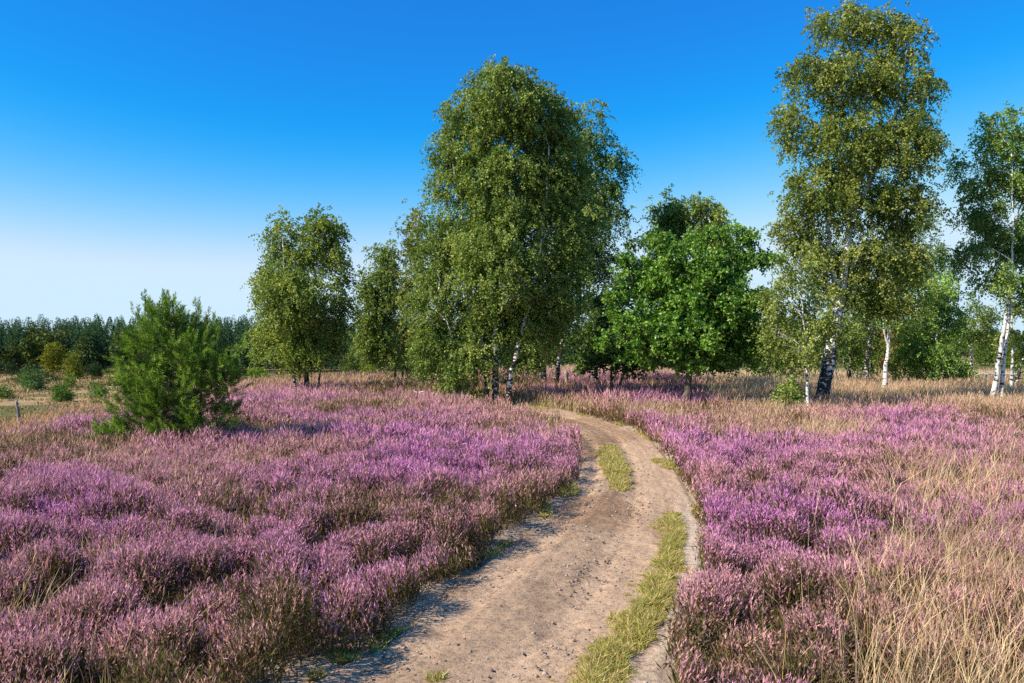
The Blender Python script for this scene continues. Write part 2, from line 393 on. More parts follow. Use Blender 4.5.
def field(y0, y1, sp, nfl, nfol, k):
    x, y = grid_pts(y0, y1, sp)
    sd = track_sd(x, y); s = rim_s(x, y)
    edge = .10 * (fbm(x * 3, y * 3, 61, 2) - .5) * 2
    m = (sd > np.where(which(x, y), .02, -.03) + edge) & (s < 2.5)
    x, y, sd, s = x[m], y[m], sd[m], s[m]
    H, lx, ly, idn = bush(x, y)
    G = gfrac(x, y, sd, s)
    # thin the heather where grass rules
    keep = rng.random(len(x)) > np.clip((G - .35) * 1.15, 0, .9)
    x, y, sd, s, H, lx, ly, idn, G = [a[keep] for a in (x, y, sd, s, H, lx, ly, idn, G)]
    H = H * (1 - .35 * np.clip(G, 0, 1)) * (.80 + .45 * fbm(x / 2.3, y / 2.3, 62, 2)) + rng.uniform(-.035, .04, len(x))
    H = H * (1 + .22 * (1 - sstep(.3, 1.0, sd)) * which(x, y)); H = np.maximum(H, .07) * np.where(s > 0, .8, 1)
    z = ground(x, y, sd)
    n = len(x)
    vig = fbm(x / 1.15, y / 1.15, 63, 2); big = fbm(x / 4.2, y / 3.4, 64, 2)
    fl = .70 + 1.7 * (big - .5) + 1.1 * (vig - .5) + .55 * (idn - .5) - .35 * G      # how much in flower
    fl = fl - .75 * (1 - sstep(.13, .27, H))                          # fewer flowers low between bushes, shade of the gaps painted in
    fl = np.clip(fl, 0, 1)
    bare = rng.random(n) < np.clip(.88 - 1.25 * fl, .07, .74)
    hue = np.clip(.5 + 1.6 * (fbm(x / 2.6, y / 2.6, 65, 2) - .5) + .9 * (idn - .5), 0, 1)[:, None]
    rnd = rng.random((n, 1))
    oldf = np.clip(.72 - .64 * fl[:, None] + .50 * np.clip(G, 0, 1)[:, None] + .22 * (rnd - .5) + .22 * sstep(12, 30, y)[:, None], 0, .9)
    fc = (PURPLE * (1 - hue) + PINK * hue) * (1 - oldf) + OLD * oldf
    fc = fc * (.80 + .95 * rng.random((n, 1)))
    bc = np.where(rng.random((n, 1)) < .5, GREENB * 1.25, BROWN * 1.3) * (.6 + .8 * rng.random((n, 1)))
    lean = np.column_stack([lx, ly, np.zeros(n)]) * .55 + rng.normal(0, .17, (n, 3)) * [1, 1, 0]
    D = norm(lean + [0, 0, 1])
    SL = (.12 + .08 * rng.random(n)) * k
    tip = np.column_stack([x, y, z + H]) + D * .01
    base = tip - D * SL[:, None]
    W = which(x, y)
    for nm, mm in (('west', W), ('east', ~W)):
        B = heath[nm]; idx = np.nonzero(mm)[0]
        if not len(idx): continue
        wid = .0092 * k
        # florets round the spike
        for q in range(nfl):
            t = (q + rng.random(len(idx))) / nfl
            P = base[idx] + D[idx] * (SL[idx] * (.12 + .86 * t))[:, None] + rng.normal(0, .0026 * k, (len(idx), 3))
            dd = norm(D[idx] + rng.normal(0, .33, (len(idx), 3)))
            cc = np.where(bare[idx][:, None], bc[idx], fc[idx]) * (.78 + .44 * rng.random((len(idx), 1)))
            B.rhomb(P, dd, SL[idx] * (1.5 / nfl if nfl > 3 else 1.25 / nfl), wid * (1.15 - .6 * t) * (1.0 if nfl > 3 else 1.25), cc)
        # green twigs lower down, down to the soil at the rims of the patch
        for q in range(nfol):
            t = rng.random(len(idx)) ** .8
            low = np.where(sd[idx] < .35, .02, np.maximum(H[idx] - .24, .02))
            zz = low + (H[idx] - SL[idx] * .55 - low).clip(.01) * t
            P = np.column_stack([x[idx] - lx[idx] * .02, y[idx] - ly[idx] * .02, z[idx] + zz]) + rng.normal(0, .02 * k, (len(idx), 3)) * [1, 1, .5]
            dd = norm(D[idx] + rng.normal(0, .45, (len(idx), 3)))
            B.rhomb(P, dd, (.05 + .05 * rng.random(len(idx))) * k, .011 * k, np.where(rng.random((len(idx), 1)) < .6, GREENB, BROWN) * (.55 + .9 * rng.random((len(idx), 1))))
for a in ((3.6, 8.0, .030, 7, 5, 1.0), (8.0, 13, .039, 5, 3, 1.2), (13, 22, .058, 3, 2, 1.6), (22, 36, .092, 2, 1, 2.3), (36, 70, .15, 2, 1, 3.1)): field(*a)
GOLD = np.array([.62, .42, .18]); STRAW = np.array([.70, .52, .31]); RUST = np.array([.40, .24, .15]); GREENG = np.array([.20, .24, .06])
def grasses(y0, y1, sp, k):
    x, y = grid_pts(y0, y1, sp)
    sd = track_sd(x, y); s = rim_s(x, y); G = gfrac(x, y, sd, s)
    m = (sd > .10) & (s < 4) & (rng.random(len(x)) < np.clip(G * 1.15 - .16, .022, 1)) 
    x, y, sd, s, G = [a[m] for a in (x, y, sd, s, G)]; n = len(x)
    px, py = to_px(x, y)
    tall = np.where((px > 800) & (py > 430), .62, .38) + .0 * x
    tall = np.where(y > 20, .46, tall); tall = np.where((s > -3.5) & (y < 30), .28, tall)
    tall = tall * (.3 + .7 * sstep(.0, .5, sd))
    L = tall * (.55 + .65 * rng.random(n)) * (.75 + .5 * fbm(x / 1.4, y / 1.4, 71, 2))
    z = ground(x, y, sd)
    D = norm(rng.normal(0, .16, (n, 3)) * [1, 1, 0] + [.05, 0, 1])
    r = rng.random((n, 1)); hz = fbm(x / 2.2, y / 2.2, 72, 2)[:, None]
    C = np.where(r < .55 , STRAW, np.where(r < .8, GOLD, RUST)) * (.75 + .6 * rng.random((n, 1))) * (.75 + .5 * hz)
    pinkish = ((y > 12) & (s < -1.0) | (y > 27))[:, None] * .35
    C = C * (1 - pinkish) + np.array([.70, .47, .34]) * pinkish * (.8 + .4 * rng.random((n, 1)))
    gold = ((s > -1.0) & (y < 27))[:, None]; C = np.where(gold, GOLD * (.9 + .5 * rng.random((n, 1))), C)
    gr = ((sd < .55) & (rng.random(n) < .4))[:, None]; C = np.where(gr, GREENG * (.8 + .6 * rng.random((n, 1))), C)
    bend = rng.normal(0, .28, (n, 3)) * [1, 1, 0] * L[:, None] + np.array([.07, 0, 0]) * L[:, None]
    W = which(x, y); P = np.column_stack([x, y, z - .01])
    for nm, mm in (('west', W), ('east', ~W)):
        B = drygrass[nm]; B.blade(P[mm], D[mm], L[mm], .0042 * k, C[mm], bend[mm])
        hd = mm & (rng.random(n) < .22) & (L > .3)                # seed heads
        T = P[hd] + D[hd] * (L[hd] * .86)[:, None] + bend[hd] * .8
        B.rhomb(T, norm(D[hd] + bend[hd]), .09 * k ** .5, .0065 * k ** .8, C[hd] * 1.05)
for a in ((3.6, 9, .035, 1.0), (9, 16, .050, 1.6), (16, 27, .064, 2.3), (27, 42, .090, 3.4), (42, 75, .17, 6.)): grasses(*a)
tag(heath['west'].build('heather', M_HEATH), 'purple flowering heather carpet west of the track, as far as the rim', 'heather', kind='stuff')
tag(heath['east'].build('heather', M_HEATH), 'purple flowering heather carpet on the right side of the track below the birches', 'heather', kind='stuff')
tag(drygrass['west'].build('dry_grass', M_GRASS), 'dry golden grass growing among the heather on the rim side of the track', 'grass', kind='stuff')
tag(drygrass['east'].build('dry_grass', M_GRASS), 'tall straw coloured grass growing among the heather right of the track', 'grass', kind='stuff')

# green grass on the track and its verges
def track_grass():
    def poly(P): return [g0(*p) for p in P]
    strip = poly([(672, 506), (683, 518), (690, 546), (679, 590), (667, 629), (650, 658), (632, 683), (610, 730), (540, 730), (562, 683), (576, 664), (599, 641), (620, 612), (643, 577), (657, 547), (661, 519)])
    patch = poly([(600, 447), (617, 445), (624, 458), (633, 470), (629, 491), (614, 492), (606, 478), (599, 468)])
    dots = [(g0(671, 466), .30), (g0(345, 653), .09), (g0(436, 680), .055), (g0(318, 676), .06), (g0(520, 526), .2), (g0(541, 512), .18), (g0(566, 492), .22)]
    B = Bits()
    def blades(x, y, hgt, kk, green):
        n = len(x); z = np.maximum(track_z(x, y), ground(x, y)) - .01
        D = norm(rng.normal(0, .55, (n, 3)) * [1, 1, 0] + [.1, 0, 1]); L = hgt * (.5 + .9 * rng.random(n))
        v = fbm(x * 2.5, y * 2.5, 81, 2)[:, None]; r = rng.random((n, 1))
        C = np.where(r < green + .5 * (v - .5), np.array([.31, .33, .055]), np.array([.66, .53, .20])) * (.7 + .6 * rng.random((n, 1)))
        C = np.where(rng.random((n, 1)) < .12, np.array([.42, .28, .18]), C)
        B.blade(np.column_stack([x, y, z]), D, L, .005 * kk, C, rng.normal(0, .4, (n, 3)) * [1, 1, 0] * L[:, None])
    for P, nn, kk in ((strip, 60000, 1.05), (patch, 16000, 1.8)):
        A = np.array(P); x = rng.uniform(A[:, 0].min() - .1, A[:, 0].max() + .1, nn * 3); y = rng.uniform(A[:, 1].min() - .1, A[:, 1].max() + .1, nn * 3)
        d, _ = polydist(x, y, P, True); d = np.where(inside(x, y, P), d, -d)
        v = fbm(x * 4, y * 4, 82, 3); tuft = fbm(x * 11, y * 11, 83, 2)
        m = (d + .32 * (v - .54) > 0) & (rng.random(nn * 3) < sstep(.33, .55, tuft + .26 * sstep(0, .14, d) - .05)); x, y, d, tuft = x[m][:nn], y[m][:nn], d[m][:nn], tuft[m][:nn]
        blades(x, y, .045 * (.5 + .7 * sstep(0, .12, d)) * (.6 + .9 * tuft) * (1.25 if kk < 2 else 1.1), kk, .52)
    for (c, r) in dots:
        n = int(26000 * r * r / .05 * (.5 if c[1] > 9 else .35)); a = rng.random(n) * 6.28; q = np.sqrt(rng.random(n)) * r * 1.3
        st = 1.0 if c[1] < 8 else 2.2
        X = c[0] + np.cos(a) * q * .9; Y = c[1] + np.sin(a) * q * st
        mm = fbm(X * 5, Y * 5 / st, 86, 3) - .30 * q / r > .30; X, Y = X[mm], Y[mm]
        blades(X, Y, .045, 1.2 if c[1] < 8 else 1.8, .6)
    # verges: sparse green fringe along both sides
    for P in (TL, TR):
        k = 26000; t = rng.random(k) * (len(P) - 1); i = t.astype(int); f = (t - i)[:, None]
        q = P[i] * (1 - f) + P[i + 1] * f + rng.normal(0, .06, (k, 2))
        on = (fbm(q[:, 0] * 1.4, q[:, 1] * 1.4, 84, 2) > (.72 if P is TL else .58)) & (q[:, 1] > 3.5) & (track_sd(q[:, 0], q[:, 1]) > -.08); q = q[on]
        blades(q[:, 0], q[:, 1], .055, 1.6, .55)
    tag(B.build('short_grass', M_GRASS), 'short green and yellow grass in the strip between the ruts and along the track edges', 'grass', kind='stuff')
track_grass()
print('ground cover', round(time.time() - T0, 1))

# ------------------------------------------------------------------ trees
class Tubes:
    def __init__(s, sides=8): s.V = []; s.Q = []; s.n = 0; s.k = sides
    def add(s, P, R, sides=None, wob=0.):
        k = sides or s.k; P = np.asarray(P, float); R = np.asarray(R, float); m = len(P)
        T = norm(np.gradient(P, axis=0)); ref = np.array([1., .13, .07]) if abs(T[0][2]) > .6 else np.array([0., 0., 1.])
        A = norm(np.cross(T, ref)); B = np.cross(T, A)
        th = np.linspace(0, 2 * np.pi, k, endpoint=False)
        rr = R[:, None] * (1 + wob * rng.normal(0, 1, (m, k)))
        V = P[:, None] + (A[:, None] * np.cos(th)[None, :, None] + B[:, None] * np.sin(th)[None, :, None]) * rr[..., None]
        i, j = np.meshgrid(np.arange(m - 1), np.arange(k), indexing='ij'); j2 = (j + 1) % k
        s.V.append(V.reshape(-1, 3)); s.Q.append(np.stack([i * k + j, i * k + j2, (i + 1) * k + j2, (i + 1) * k + j], -1).reshape(-1, 4) + s.n); s.n += m * k
    def build(s, name, m, parent=None, origin=(0, 0, 0)):
        return mesh_np(name, np.vstack(s.V) - np.array(origin), np.vstack(s.Q), m, None, parent, smooth=True)
def curve(a, b, n=6, sag=.0, wig=.05):
    a = np.asarray(a, float); b = np.asarray(b, float); t = np.linspace(0, 1, n)[:, None]
    L = np.linalg.norm(b - a); P = a + (b - a) * t; P[:, 2] += (sag * L * 4 * t * (1 - t))[:, 0]
    P[1:-1] += rng.normal(0, wig * L / 3, (n - 2, 3)); return P
BIRCH = dict(leaf=(.070, .052), cl=.245, tw=10, lf=17, droop=.6, col=[(.092, .150, .034), (.175, .25, .050), (.33, .38, .10)], mat=M_LEAF, bark=M_BIRCH)
OAK = dict(leaf=(.10, .062), cl=.21, tw=9, lf=15, droop=.0, col=[(.060, .14, .02), (.115, .235, .03), (.22, .35, .055)], mat=M_OAK, bark=M_OAKBARK)
def crown_bits(B, lobes, sp, s, dens=1., tone=1., shape='shell', tint=None):
    """lobes: (centre(3), radii(3)); returns the clump centres of each lobe"""
    cl = []
    cols = np.array(sp['col']) * tone
    if tint is not None: cols = cols * np.array(tint)
    for c, r in lobes:
        Vv = 4.19 * r[0] * r[1] * r[2] / s ** 3
        n = max(6, int((24 if sp['droop'] > .1 else 19) * dens * Vv ** .80))
        u = norm(rng.normal(size=(n, 3))); q = rng.random(n) ** .42
        keepn = noise(*( (u * 2.1 + np.array(c)[None] * .7).T ), seed=5)
        q = q * (.80 + .42 * keepn)
        C0 = c + u * q[:, None] * r
        cl.append(C0)
        csh = rng.random(n)                                        # clump colour
        tw, lf = sp['tw'], sp['lf']
        K = n * tw
        st = np.repeat(C0, tw, 0) + rng.normal(0, sp['cl'] * .62 * s, (K, 3)) * [1, 1, .8]
        out = norm(np.repeat(u, tw, 0) * [1, 1, .5] * .9 + rng.normal(0, .6, (K, 3)))
        tl = sp['cl'] * s * (.7 + .9 * rng.random(K))
        t = (np.tile(np.arange(lf), K) + rng.random(K * lf)) / lf
        P = np.repeat(st, lf, 0) + np.repeat(out * tl[:, None], lf, 0) * t[:, None]
        P[:, 2] -= np.repeat(tl, lf) * sp['droop'] * 1.5 * t ** 1.6
        P += rng.normal(0, .024 * s, P.shape)
        m = len(P)
        D = norm(rng.normal(0, 1, (m, 3)) + [0, 0, -.5 * (sp['droop'] > .1)] + np.repeat(out, lf, 0) * .5)
        pick = np.clip(np.repeat(csh, tw * lf) + rng.normal(0, .25, m), 0, .999); fc = pick * (len(cols) - 1)
        i0 = fc.astype(int); ff = (fc - i0)[:, None]
        Cc = (cols[i0] * (1 - ff) + cols[np.minimum(i0 + 1, len(cols) - 1)] * ff) * (.75 + .75 * rng.random((m, 1)) ** 1.5)
        yel = rng.random((m, 1)) < .012; Cc = np.where(yel, np.array([.30, .27, .05]), Cc)
        # leaf planes lean towards the light like real foliage
        S = rng.normal(0, 1, (m, 3)) + [0, 0, 0]
        B.rhomb(P, D, sp['leaf'][0] * s * (.7 + .6 * rng.random(m)), sp['leaf'][1] * s, Cc, S)
    return cl
def pt(px, py, d, dy=0.):
    D = d + dy; return np.array([(px - CX) / F * d, D, CAMH - (py - CY) / F * d])
def tree(name, label, category, d, stems, lobes, sp=BIRCH, dens=1., tone=1., group=None, sm=None, tint=None, base=None, depth=.85, limbs=True):
    """stems: (radius, [(px,py)..]); lobes: (px,py,rx,rz) in photo pixels at distance d, made round in depth"""
    global rng; rng = np.random.default_rng(sum((i + 1) * ord(ch) for i, ch in enumerate(label)))
    b = stems[0][1][0]; bx = (b[0] - CX) / F * d; by = d; bz = gz(bx, by)
    org = np.array([bx, by, bz]); root = empty(name, org)
    tag(root, label, category, group)
    s = max(1., (d / 26.) ** .85) if sm is None else sm
    px2m = d / F
    LB = []
    for k, (lx, ly, rx, rz) in enumerate(lobes):
        ctr = pt(lx, ly, d); ctr[1] += rng.normal(0, .28) * rx * px2m
        LB.append((ctr, np.array([rx * px2m, max(rx, 8) * px2m * depth, rz * px2m]) * .90))
    mtrk = sp['bark']; allP = []
    for k, (r, pl) in enumerate(stems):
        P = np.array([pt(x, y, d) for x, y in pl])
        off = 0 if k == 0 else rng.uniform(-.3, .3)
        P[:, 1] += off + np.linspace(0, rng.normal(0, .25), len(P))
        free = abs(pl[0][1] - b[1]) < 12
        if free: P[0, 2] = gz(P[0, 0], P[0, 1]) - .08
        else: P[0] = allP[0][np.argmin(np.linalg.norm(allP[0] - P[0], axis=1))]
        Pc = np.array(cat(P, 5)); Pc[1:-1] += rng.normal(0, .012, Pc[1:-1].shape) * min(s, 2)
        R = np.interp(np.linspace(0, 1, len(Pc)), [0, .06, .5, 1], [r * 1.35, r, r * .50, r * .10])
        T = Tubes(12 if r > .07 else 8); T.add(Pc, R, wob=.05)
        allP.append(Pc)
        if k == 0: mains = [T]
        else: mains.append(T)
    B = Bits(); cl = crown_bits(B, LB, sp, s, dens, tone, tint=tint)
    AP = np.vstack(allP)
    if limbs:
        for (c, r), cc in zip(LB, cl):
            below = AP[(AP[:, 2] < c[2] + .1)]
            if not len(below): below = AP[-1:]
            # start low enough that the limb climbs
            dist = np.linalg.norm((below - c) * [1, 1, .7], axis=1) + .5 * np.abs((c[2] - below[:, 2]) - 1.0 * r[2])
            a = below[np.argmin(dist)]
            which_t = 0
            for q, Pq in enumerate(allP):
                if (np.abs(Pq - a).sum(1) < 1e-6).any(): which_t = q
            Tm = mains[which_t]; rr = max(.012, min(stems[0][0] * .26, .026))
            C = curve(a, c, 6, .10, .08); Tm.add(C, np.linspace(rr, rr * .5, 6), 6)
            sel = rng.permutation(len(cc))[:min(len(cc), int(12 if s < 1.6 else 4))]
            for q in sel:
                o = C[rng.integers(2, 6)]
                Tm.add(curve(o, cc[q], 5, .12 if sp['droop'] > .1 else .05, .10), np.linspace(rr * .42, .005 * s, 5), 4)
    for T in mains: T.build('trunk', mtrk, root, org)
    B.build('crown', sp['mat'], root, org)
    return root

tree('birch_tree', 'big dense birch with three stems standing right beside the bend of the track', 'birch', 25.0,
     [(.12, [(496, 410), (495, 360), (497, 290), (505, 200), (510, 100)]), (.09, [(487, 409), (486, 370), (478, 320), (466, 260), (460, 190)]), (.10, [(507, 409), (512, 370), (525, 320), (540, 250), (548, 160)]), (.05, [(462, 405), (460, 380), (450, 330), (440, 290)])],
     [(508, 104, 44, 38), (470, 128, 32, 42), (545, 122, 36, 44), (450, 170, 24, 40), (556, 165, 36, 48), (505, 185, 52, 50), (560, 220, 40, 50), (438, 255, 30, 42), (470, 240, 34, 40), (498, 262, 52, 50), (550, 290, 34, 44), (432, 308, 28, 40), (486, 318, 42, 36), (530, 325, 30, 34), (434, 350, 26, 26), (468, 358, 26, 24), (450, 374, 18, 16), (525, 362, 18, 18), (476, 399, 7, 7)], dens=1.35, tone=1.08)
tree('birch_tree', 'airy birch with two white stems behind the big three-stemmed birch', 'birch', 32,
     [(.13, [(545, 393), (543, 350), (550, 290), (572, 210), (588, 130)]), (.11, [(555, 393), (560, 350), (575, 300), (598, 220)])],
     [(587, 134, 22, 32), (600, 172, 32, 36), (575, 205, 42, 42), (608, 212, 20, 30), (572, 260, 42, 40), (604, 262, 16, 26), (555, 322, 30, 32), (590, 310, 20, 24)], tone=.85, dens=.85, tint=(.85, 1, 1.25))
tree('birch_tree', 'narrow olive brown birch half hidden at the far side of the big birch', 'birch', 30,
     [(.07, [(424, 394), (423, 340), (419, 270), (416, 225)])],
     [(415, 232, 13, 26), (411, 272, 17, 34), (408, 316, 17, 30), (414, 345, 20, 26)], tone=.95, tint=(1.1, .88, .7), dens=1.2)
tree('birch_tree', 'small birch with a pair of thin white trunks, second tree from the pine', 'birch', 35,
     [(.07, [(396, 383), (394, 340), (390, 290), (388, 252)]), (.055, [(402, 383), (402, 340), (399, 300)])],
     [(386, 258, 13, 18), (380, 285, 18, 22), (372, 315, 17, 26), (392, 308, 13, 28), (370, 342, 14, 20), (388, 342, 13, 16)], dens=2.1, tone=.95)
tree('birch_tree', 'bushy birch clump with dark feet and two crown tips, first tree right of the pine', 'birch', 29.5,
     [(.10, [(306, 390), (306, 350), (312, 285), (322, 225)]), (.07, [(297, 390), (294, 360), (288, 300), (285, 235)]), (.05, [(317, 389), (322, 350), (332, 300)])],
     [(321, 226, 22, 19), (284, 236, 15, 22), (306, 255, 26, 26), (337, 262, 13, 24), (272, 278, 16, 26), (300, 295, 38, 30), (336, 300, 14, 28), (286, 328, 32, 28), (325, 330, 24, 28), (268, 343, 13, 20), (305, 350, 32, 16)], dens=1.5, tone=1.12, tint=(1.05, 1, .9))
tree('oak_tree', 'bright green round oak with one short dark trunk right of the bend', 'oak', 23.4,
     [(.15, [(686, 407), (687, 385), (688, 345), (692, 290)]), (.06, [(688, 360), (660, 330), (645, 320)]), (.06, [(688, 350), (720, 310), (738, 280)])],
     [(690, 262, 36, 30), (733, 262, 20, 22), (752, 250, 8, 10), (657, 285, 32, 26), (712, 300, 44, 32), (745, 325, 18, 26), (648, 325, 34, 30), (690, 334, 44, 28), (735, 352, 28, 18), (645, 350, 24, 16), (692, 358, 32, 12), (763, 300, 9, 8), (768, 258, 6, 7), (745, 236, 7, 9), (716, 234, 9, 10), (616, 300, 8, 8), (628, 268, 8, 9), (606, 340, 8, 8), (772, 330, 7, 9), (655, 240, 8, 8)], OAK, dens=1.5, tone=1.1)
tree('oak_tree', 'darker small oak with a forked trunk left of the bright round oak', 'oak', 28.5,
     [(.075, [(613, 397), (612, 372), (616, 330)]), (.07, [(617, 397), (624, 370), (640, 300)])],
     [(642, 258, 17, 20), (628, 290, 22, 24), (600, 315, 22, 24), (595, 345, 22, 20), (630, 335, 26, 26), (620, 362, 36, 15), (585, 362, 12, 12)], OAK, dens=1.0, tone=.55)
tree('birch_tree', 'rounded birch top rising behind the middle of the bright oak', 'birch', 33,
     [(.07, [(708, 391), (706, 370), (707, 300), (707, 205)])], [(706, 210, 17, 20), (708, 240, 21, 26), (716, 285, 22, 28), (705, 330, 22, 30)], dens=2.2, tone=1.15)
tree('birch_tree', 'rounded birch top rising behind the left shoulder of the bright oak', 'birch', 34,
     [(.07, [(700, 390), (690, 370), (676, 300), (673, 208)])], [(672, 212, 18, 19), (670, 238, 21, 24), (672, 285, 22, 28), (665, 330, 22, 30)], dens=2.2, tone=1.15)
tree('birch_tree', 'tallest birch, thick leaning black and white trunk, airy twin-topped crown', 'birch', 24.0,
     [(.215, [(820, 412), (826, 378), (836, 325), (843, 280), (851, 215), (861, 150), (866, 90), (864, 62)]), (.08, [(841, 300), (832, 262), (828, 200), (826, 130), (830, 70)]), (.10, [(851, 215), (876, 165), (895, 105), (905, 45)])],
     [(845, 22, 30, 26), (880, 20, 16, 18), (903, 42, 24, 30), (815, 72, 28, 30), (862, 80, 38, 36), (915, 95, 20, 34), (798, 128, 20, 28), (843, 140, 42, 38), (897, 148, 34, 34), (925, 140, 14, 22), (806, 190, 22, 32), (850, 200, 40, 36), (905, 205, 30, 34), (822, 250, 26, 28), (872, 258, 38, 30), (915, 255, 18, 24), (890, 300, 26, 20), (800, 230, 20, 24), (858, 292, 20, 16), (826, 286, 18, 16)], dens=1.25, tint=(1.12, 1, .95), tone=1.06)
tree('birch_tree', 'young slim birch with a straight white stem just left of the thick leaning trunk', 'birch', 21.5,
     [(.05, [(808, 420), (806, 380), (802, 330), (795, 270)])],
     [(796, 268, 20, 26), (783, 298, 20, 24), (808, 314, 26, 26), (778, 336, 18, 20), (796, 348, 22, 14), (835, 330, 18, 22)], dict(BIRCH, bark=M_YOUNG), dens=.8, tint=(1.08, 1, 1.), tone=1.1)
tree('birch_sapling', 'knee high leafy birch sapling in the heather left of the slim white stem', 'sapling', 22.5,
     [(.015, [(787, 414), (787, 400), (786, 385)])], [(785, 388, 8, 11), (782, 402, 9, 9), (789, 406, 7, 6)], dens=1.1, tone=1.2)
tree('birch_tree', 'upright birch with a spotted white trunk standing right of the tall leaning birch', 'birch', 29.5,
     [(.095, [(883, 394), (886, 365), (889, 335), (891, 300), (894, 240)]), (.05, [(889, 350), (882, 330), (879, 308)])],
     [(896, 245, 22, 26), (905, 285, 24, 24), (882, 296, 18, 16), (915, 312, 16, 14)], dict(BIRCH, bark=M_YOUNG), dens=.8)
tree('birch_tree', 'birch with a dark trunk seen between the leaning and the spotted trunk', 'birch', 33.5,
     [(.12, [(864, 388), (867, 360), (869, 335), (866, 300)])], [(866, 300, 20, 20), (856, 328, 18, 16), (875, 338, 12, 12)], dens=1.)
tree('birch_tree', 'low forked birch behind the thick leaning trunk', 'birch', 34.5,
     [(.08, [(851, 386), (848, 362), (848, 325)]), (.045, [(850, 386), (843, 366), (836, 348)])], [(845, 315, 18, 22), (838, 345, 14, 16), (858, 352, 10, 10)], dens=1.1, tint=(1, 1.1, 1))
tree('birch_tree', 'leafy birch branched to the ground in front of the distant fence', 'birch', 35,
     [(.07, [(933, 391), (932, 350), (930, 280)]), (.05, [(926, 391), (924, 360), (918, 330)])],
     [(932, 290, 20, 26), (914, 325, 22, 26), (948, 322, 18, 26), (918, 362, 26, 22), (948, 362, 20, 20), (905, 378, 12, 9), (958, 380, 10, 8)], dens=1.2, tint=(.95, 1.15, 1), tone=1.1)
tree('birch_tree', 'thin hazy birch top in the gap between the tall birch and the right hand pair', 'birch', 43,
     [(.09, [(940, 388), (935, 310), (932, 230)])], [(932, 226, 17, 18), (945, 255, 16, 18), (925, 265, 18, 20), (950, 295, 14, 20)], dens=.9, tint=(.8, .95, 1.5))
tree('rowan_sapling', 'russet leaved sapling beside the spotted white trunk', 'sapling', 36,
     [(.04, [(895, 388), (895, 360), (893, 335)])], [(893, 335, 9, 12), (896, 362, 9, 14), (862, 365, 0.5, 0.5)][:2], dens=1.2, tint=(1.55, .62, .8))
tree('birch_tree', 'birch with two crossing white trunks at the edge of the photo', 'birch', 24.8,
     [(.08, [(990, 397), (998, 352), (1004, 300), (1006, 250), (1003, 160)]), (.07, [(999, 397), (1006, 345), (1013, 285), (1018, 220)])],
     [(1003, 132, 24, 24), (978, 168, 18, 22), (1018, 172, 30, 32), (988, 210, 26, 26), (972, 250, 18, 18), (1015, 240, 28, 28), (995, 280, 24, 18), (1048, 165, 26, 50), (1050, 240, 26, 40), (1035, 290, 20, 24)], dict(BIRCH, bark=M_YOUNG), dens=1.15, tint=(.95, 1.05, 1.05), tone=1.12)
tree('birch_tree', 'slender white birch stem right of the crossing pair', 'birch', 29,
     [(.07, [(1010, 396), (1014, 362), (1015, 320), (1020, 270)])], [(1026, 305, 16, 22), (1012, 330, 10, 12), (1034, 340, 16, 22)], dict(BIRCH, bark=M_YOUNG), dens=.8)
tree('birch_tree', 'dark leaning stem at the very right end of the tree row', 'birch', 30.5,
     [(.07, [(1014, 394), (1021, 368), (1030, 345), (1045, 300)])], [(1044, 300, 16, 22), (1036, 365, 12, 18)], BIRCH, dens=.8)
tree('birch_tree', 'pale green birch bush glimpsed between the bright oak and the slim birch', 'birch', 46,
     [(.10, [(763, 382), (763, 340), (762, 300)])], [(760, 302, 16, 13), (768, 330, 20, 20), (752, 345, 18, 20), (775, 360, 18, 14)], dens=1.1, tone=1.1)
tree('birch_tree', 'round leafy tree standing behind the dark trunk and the spotted white trunk', 'tree', 52,
     [(.12, [(872, 378), (872, 340), (872, 300)])], [(872, 305, 20, 20), (858, 330, 18, 20), (890, 335, 18, 22), (872, 355, 26, 16)], dens=1.1, tone=1.0)
tree('birch_tree', 'leafy tree beyond the heath in the gap left of the two crossing white trunks', 'tree', 58,
     [(.12, [(972, 376), (972, 340), (972, 310)])], [(972, 312, 14, 14), (984, 330, 12, 16), (963, 330, 12, 14)], dens=1.1, tone=.9)
tree('birch_tree', 'olive tree filling the view behind the young slim birch', 'tree', 50,
     [(.12, [(800, 380), (800, 340), (800, 320)])], [(800, 325, 20, 18), (815, 345, 16, 20), (788, 352, 18, 16)], dens=1.1, tone=1.)
tree('birch_tree', 'dark forked stem leaning out behind the trunk of the bright oak', 'birch', 31,
     [(.10, [(702, 394), (708, 380), (718, 350)]), (.06, [(703, 394), (696, 380), (690, 360)])], [(722, 340, 18, 16), (735, 355, 14, 12)], dict(BIRCH, bark=M_OAKBARK), tone=.8)

